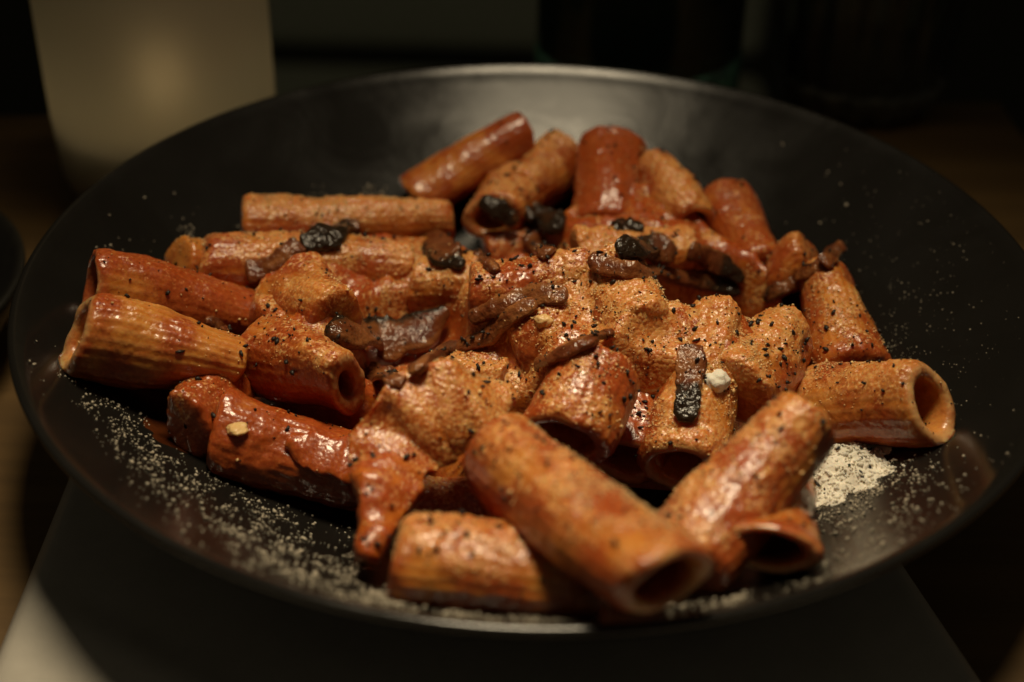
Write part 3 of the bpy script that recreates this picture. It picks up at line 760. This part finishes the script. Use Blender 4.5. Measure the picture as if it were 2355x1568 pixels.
# thin oily sauce left on the plate beside the tubes
def puddle(x, y, rx, ry, h, label, seed):
    c = on_plate(x, y, 0); n = 70; q = np.linspace(-1.25, 1.25, n); QX, QY = np.meshgrid(q, q, indexing='ij')
    X3 = np.dstack([QX*rx+c[0], QY*ry+c[1], 0*QX]).reshape(-1, 3)
    hh = h*(1-(QX**2+QY**2).ravel())+h*1.3*fbm(X3, .8, seed, 3)
    hh = np.where(hh > 0, np.sqrt(np.maximum(hh, 0)*h), hh)
    X3[:, 2] = plate_z(np.hypot(X3[:, 0], X3[:, 1]))+np.maximum(hh, -.02)
    F = grid_faces(n, n, False); k = hh > -.02; ix = -np.ones(len(X3), int); ix[k] = np.arange(k.sum()); F = F[k[F].all(1)]
    o = mesh_obj('sauce', X3[k], ix[F][:, ::-1], OIL); tag(o, label, 'sauce', kind='stuff')
OIL = plain('oily_tomato_juice', (.055, .014, .004), .10, .6, bumpy=(2.5, .3, .05), var=.5, vscale=1.5)
puddle(415, 1010, .75, .7, .05, 'thin oily sauce on the plate at the lower left edge of the heap', 91)
puddle(2010, 1015, 1.5, .8, .06, 'thin oily sauce on the plate under the far right tube', 93)
puddle(1230, 1340, 3.0, 1.1, .05, 'thin oily sauce on the plate under the level front tube', 95)
puddle(760, 1120, 2.2, 1.0, .05, 'thin oily sauce on the plate under the thickly sauced lower left tube', 97)

# small heap of white cheese at the right
hp = on_plate(1922, 1095, .0); hn = 60
uu = np.linspace(-1.5, 1.5, hn); HX, HY = np.meshgrid(uu, uu, indexing='ij')
X3 = np.dstack([HX+hp[0], HY+hp[1], 0*HX]).reshape(-1, 3)
hh = (.85*np.exp(-((HX+.10)/.80)**2-((HY-.10)/.95)**2)-.09).ravel()+.16*fbm(X3, 1.5, 81, 3)+.06*fbm(X3, 5, 82, 2)+.04*fbm(X3, 12, 83, 2)
pz = plate_z(np.hypot(X3[:, 0], X3[:, 1]))
hv = X3.copy(); hv[:, 2] = pz+np.clip(hh, -.05, 2)
hF = grid_faces(hn, hn, False); kp = hh > -.03
ix = -np.ones(len(hv), int); ix[kp] = np.arange(kp.sum()); hF = hF[kp[hF].all(1)]
heap = mesh_obj('cheese_heap', hv[kp], ix[hF][:, ::-1], WHITE_CHEESE)
heap_bvh = BVHTree.FromPolygons(hv[kp].tolist(), [tuple(f) for f in ix[hF].tolist()])
tag(heap, 'small white heap of grated cheese on the plate at the right', 'grated cheese', kind='stuff')
p, nn_, px = sprinkle(1800, lambda P, X: np.full(len(X), .8), heap_bvh, 109, region=(hp[0]-1.4, hp[0]+1.4, hp[1]-1.4, hp[1]+1.4))
if len(p):
    g = scatter_mesh('cheese_crumbs', p, nn_, .02+.03*rng.uniform(0, 1, len(p))**2, WHITE_CHEESE, 209, stretch=(1.3, .9, .7))
    tag(g, 'loose crumbs covering the small white cheese heap', 'grated cheese', kind='stuff')
p, nn_, px = sprinkle(90, lambda P, X: np.full(len(X), .8), heap_bvh, 111, region=(hp[0]-1.3, hp[0]+1.3, hp[1]-1.3, hp[1]+1.3))
g = scatter_mesh('black_pepper', p, nn_, .02+.03*rng.uniform(0, 1, len(p))**2, PEPPER, 211, stretch=(1.5, .8, .7))
tag(g, 'pepper specks on the small white cheese heap', 'pepper', kind='stuff')

# single crumbs
YEL = plain('pale_garlic', (.80, .52, .22), .4, .5, sss=.3, bumpy=(6, .4, .05))
def crumb(name, x, y, rad, label, cat, m, seed, flat=.8):
    pnt, nr_, _ = cast(all_bvh, x, y)
    if pnt is None: pnt = on_plate(x, y, 0); nr_ = np.array([0, 0, 1.])
    if nr_@ray(x, y) > 0: nr_ = -nr_
    n1, n2 = 22, 28
    t = np.linspace(.02, np.pi-.02, n1)[:, None]; f = np.linspace(0, 2*np.pi, n2, endpoint=False)[None]
    V = np.stack([np.sin(t)*np.cos(f), np.sin(t)*np.sin(f), np.cos(t)*np.ones_like(f)], -1).reshape(-1, 3)
    V = V*(1+.30*fbm(V, 1.1, seed, 2)+.10*fbm(V, 3.5, seed+2, 2))[:, None]*rad
    V[:, 2] *= flat
    V = V+pnt+nr_*rad*.02
    o = mesh_obj(name, V, grid_faces(n1, n2)[:, ::-1], m, origin=[pnt[0], pnt[1], V[:, 2].min()])
    tag(o, label, cat); return o
crumb('cheese_crumb', 1648, 875, .27, 'large pale cheese crumb right of the upright strip', 'cheese crumb', WHITE_CHEESE, 3)
crumb('garlic_piece', 545, 985, .22, 'yellow garlic piece on the sauced tube at the lower left', 'garlic', YEL, 5, .45)
crumb('garlic_piece', 1250, 738, .20, 'glossy yellow garlic piece below the pale centre strip', 'garlic', YEL, 8)
crumb('cheese_crumb', 1965, 1040, .15, 'crumb on the plate between the white heap and the far right tube', 'cheese crumb', WHITE_CHEESE, 11)
crumb('cheese_crumb', 2036, 1067, .08, 'tiny crumb on the plate right of the white heap', 'cheese crumb', WHITE_CHEESE, 13)

# ------------------------------------------------------------------ candle
base = at(370, 330, 0); cR = 3.45
# fit the candle to its two silhouettes near (125, 400) and (640, 190)
candle_c = np.array([at(402, 435, 0)[0], at(402, 435, 0)[1], 0.0]); print('candle', candle_c, np.hypot(*candle_c[:2]))
fm, nt, b = mat('frosted_glass'); L = nt.links
nt.nodes.remove(b); outn = nt.nodes['Material Output']
tr = node(nt, 'ShaderNodeBsdfTranslucent'); tr.inputs['Color'].default_value = (.80, .77, .64, 1)
df = node(nt, 'ShaderNodeBsdfDiffuse'); df.inputs['Color'].default_value = (.42, .40, .34, 1)
ms = node(nt, 'ShaderNodeMixShader'); ms.inputs[0].default_value = .5
L.new(tr.outputs[0], ms.inputs[1]); L.new(df.outputs[0], ms.inputs[2])
rf = node(nt, 'ShaderNodeBsdfRefraction'); rf.inputs['Roughness'].default_value = .86; rf.inputs['IOR'].default_value = 1.25
rf.inputs['Color'].default_value = (.8, .72, .55, 1)
ms2 = node(nt, 'ShaderNodeMixShader'); ms2.inputs[0].default_value = .30
L.new(ms.outputs[0], ms2.inputs[1]); L.new(rf.outputs[0], ms2.inputs[2]); L.new(ms2.outputs[0], outn.inputs['Surface'])
clear, nt, b = mat('thick_glass'); b.inputs['Base Color'].default_value = (.75, .68, .5, 1); b.inputs['Transmission Weight'].default_value = .8; b.inputs['Roughness'].default_value = .35
flame_m, nt, b = mat('candle_flame'); b.inputs['Base Color'].default_value = (0, 0, 0, 1)
b.inputs['Emission Color'].default_value = (1, .80, .54, 1); b.inputs['Emission Strength'].default_value = 6.5
candle = thing('candle_jar', 'frosted glass jar with a glowing candle inside, behind the plate', 'candle', candle_c)
H_ = 13.0
prof = [(.001, 2.2), (cR*.55, 2.2), (cR*.86, 2.45), (cR*.96, 3.2), (cR*.97, H_), (cR*.985, H_+.05), (cR, H_), (cR, 3.0), (cR*.985, 2.2), (cR*.97, 1.2), (cR*.9, .45)]
V, F = lathe([(r, z) for r, z in prof], 96, candle_c); mesh_obj('jar', V, F, fm, candle, origin=candle_c)
V, F = lathe([(.001, 2.15), (cR*.93, 2.1), (cR*.97, 1.25), (cR*.9, .4), (cR*.78, .02), (.001, .02)], 96, candle_c); mesh_obj('jar_base', V, F, clear, candle, origin=candle_c)
wax = plain('wax', (.75, .68, .5), .5, .4, sss=.3)
V, F = lathe([(.001, 2.7), (cR*.5, 2.72), (cR*.8, 2.78), (cR*.84, 2.7), (cR*.84, 2.45), (.001, 2.45)], 64, candle_c); mesh_obj('wax', V, F, wax, candle, origin=candle_c+[0, 0, 2.45])
V, F = lathe([(.001, 3.4), (.07, 3.35), (.08, 2.7), (.001, 2.7)], 10, candle_c); mesh_obj('wick', V, F, PEPPER, candle, origin=candle_c+[0, 0, 2.7])
V, F = lathe([(.001, 5.4), (.10, 5.0), (.24, 4.4), (.36, 3.8), (.34, 3.4), (.2, 3.05), (.001, 3.0)], 24, candle_c); mesh_obj('flame', V, F, flame_m, candle, origin=candle_c+[0, 0, 3.0])

# ------------------------------------------------------------------ glasses and the dark bowl
gg, nt, b = mat('green_glass'); b.inputs['Base Color'].default_value = (.09, .15, .11, 1); b.inputs['Transmission Weight'].default_value = .85; b.inputs['Roughness'].default_value = .12
cg, nt, b = mat('clear_glass'); b.inputs['Base Color'].default_value = (.45, .47, .42, 1); b.inputs['Transmission Weight'].default_value = .95; b.inputs['Roughness'].default_value = .10
bc = at(1455, 285, 0); bc[2] = 0.0
bottle = thing('bottle', 'green glass bottle standing dark behind the plate rim', 'bottle', bc)
BR = 3.5
V, F = lathe([(.001, 1.9), (BR*.5, 1.5), (BR*.86, 1.0), (BR*.93, 1.8), (BR*.94, 17), (BR*.5, 21), (BR*.32, 24), (BR*.32, 29), (BR*.42, 29.2), (BR*.42, 29.9), (BR*.38, 30), (BR*.25, 30)], 80, bc)
V2, F2 = lathe([(BR*.25, 30), (BR*.40, 30.05), (BR*.44, 29.8), (BR*.44, 29.1), (BR*.36, 28.9), (BR*.36, 24), (BR*.56, 21), (BR, 17), (BR, .9), (BR*.93, .15), (BR*.8, .02), (BR*.6, .3), (.001, 1.2)], 80, bc)
mesh_obj('glass', np.vstack([V, V2]), np.vstack([F, F2+len(V)]), gg, bottle, origin=bc)
V, F = lathe([(BR*1.005, 12.5), (BR*1.012, 12.4), (BR*1.012, 6.1), (BR*1.005, 6)], 80, bc)
bb_m = plain('teal_base_glow', (.07, .19, .14), .25, .5, var=.6, vscale=1.2)  # opaque lighter teal, the glow in the bottle's thick base put into colour
V, F = lathe([(.001, .06), (BR*.6, .32), (BR*.8, .05), (BR*.945, .2), (BR*1.012, .95), (BR*1.012, 3.0), (BR*.96, 3.6), (.001, 3.6)], 80, bc)
mesh_obj('base', V, F[:, ::-1], bb_m, bottle, origin=bc)
tc_ = at(1965, 225, 0); tc_[2] = 0.0
tumbler = thing('tumbler', 'ribbed clear glass tumbler near the far right corner of the table', 'glass', tc_)
TR = 3.3
rib = lambda t: 1+.028*np.cos(t*18)
V, F = lathe([(.001, .9), (TR*.7, .9), (TR*.84, 1.3), (TR*.95, 6), (TR*1.04, 12), (TR*1.07, 12.05)], 144, tc_)
V2, F2 = lathe([(TR*1.07, 12.05), (TR*1.1, 12), (TR, 6), (TR*.9, 1.2), (TR*.82, .25), (TR*.7, .02), (.001, .03)], 144, tc_, rib)
mesh_obj('glass', np.vstack([V, V2]), np.vstack([F, F2+len(V)]), cg, tumbler, origin=tc_)
V, F = lathe([(.001, .02), (TR*.72, .01), (TR*.84, .25), (TR*.915, 1.1), (TR*.9, 1.32), (.001, 1.3)], 144, tc_, rib)
mesh_obj('base', V, F[:, ::-1], plain('pale_base_highlight', (.09, .09, .07), .25, .5, var=.4), tumbler, origin=tc_)  # opaque pale base, the highlights in the tumbler's bottom painted as colour
ec = at(36, 660, 2.6); bR = 5.5
dc = np.array([ec[0]-bR, ec[1], 0.0])
V, F = lathe([(.001, .6), (3, .6), (4.4, 1.3), (5.2, 2.5), (5.35, 2.62), (bR, 2.6), (bR, 2.45), (4.8, 1.1), (3.3, .2), (3.0, .01), (.001, .02)], 96, dc)
bowl = mesh_obj('bowl', V, F, plain('black_glaze', (.010, .009, .007), .45, .3), origin=dc)
tag(bowl, 'small black bowl cut off at the left edge beside the plate', 'bowl')
for o in ROOTS:
    if '_o' in o: del o['_o']
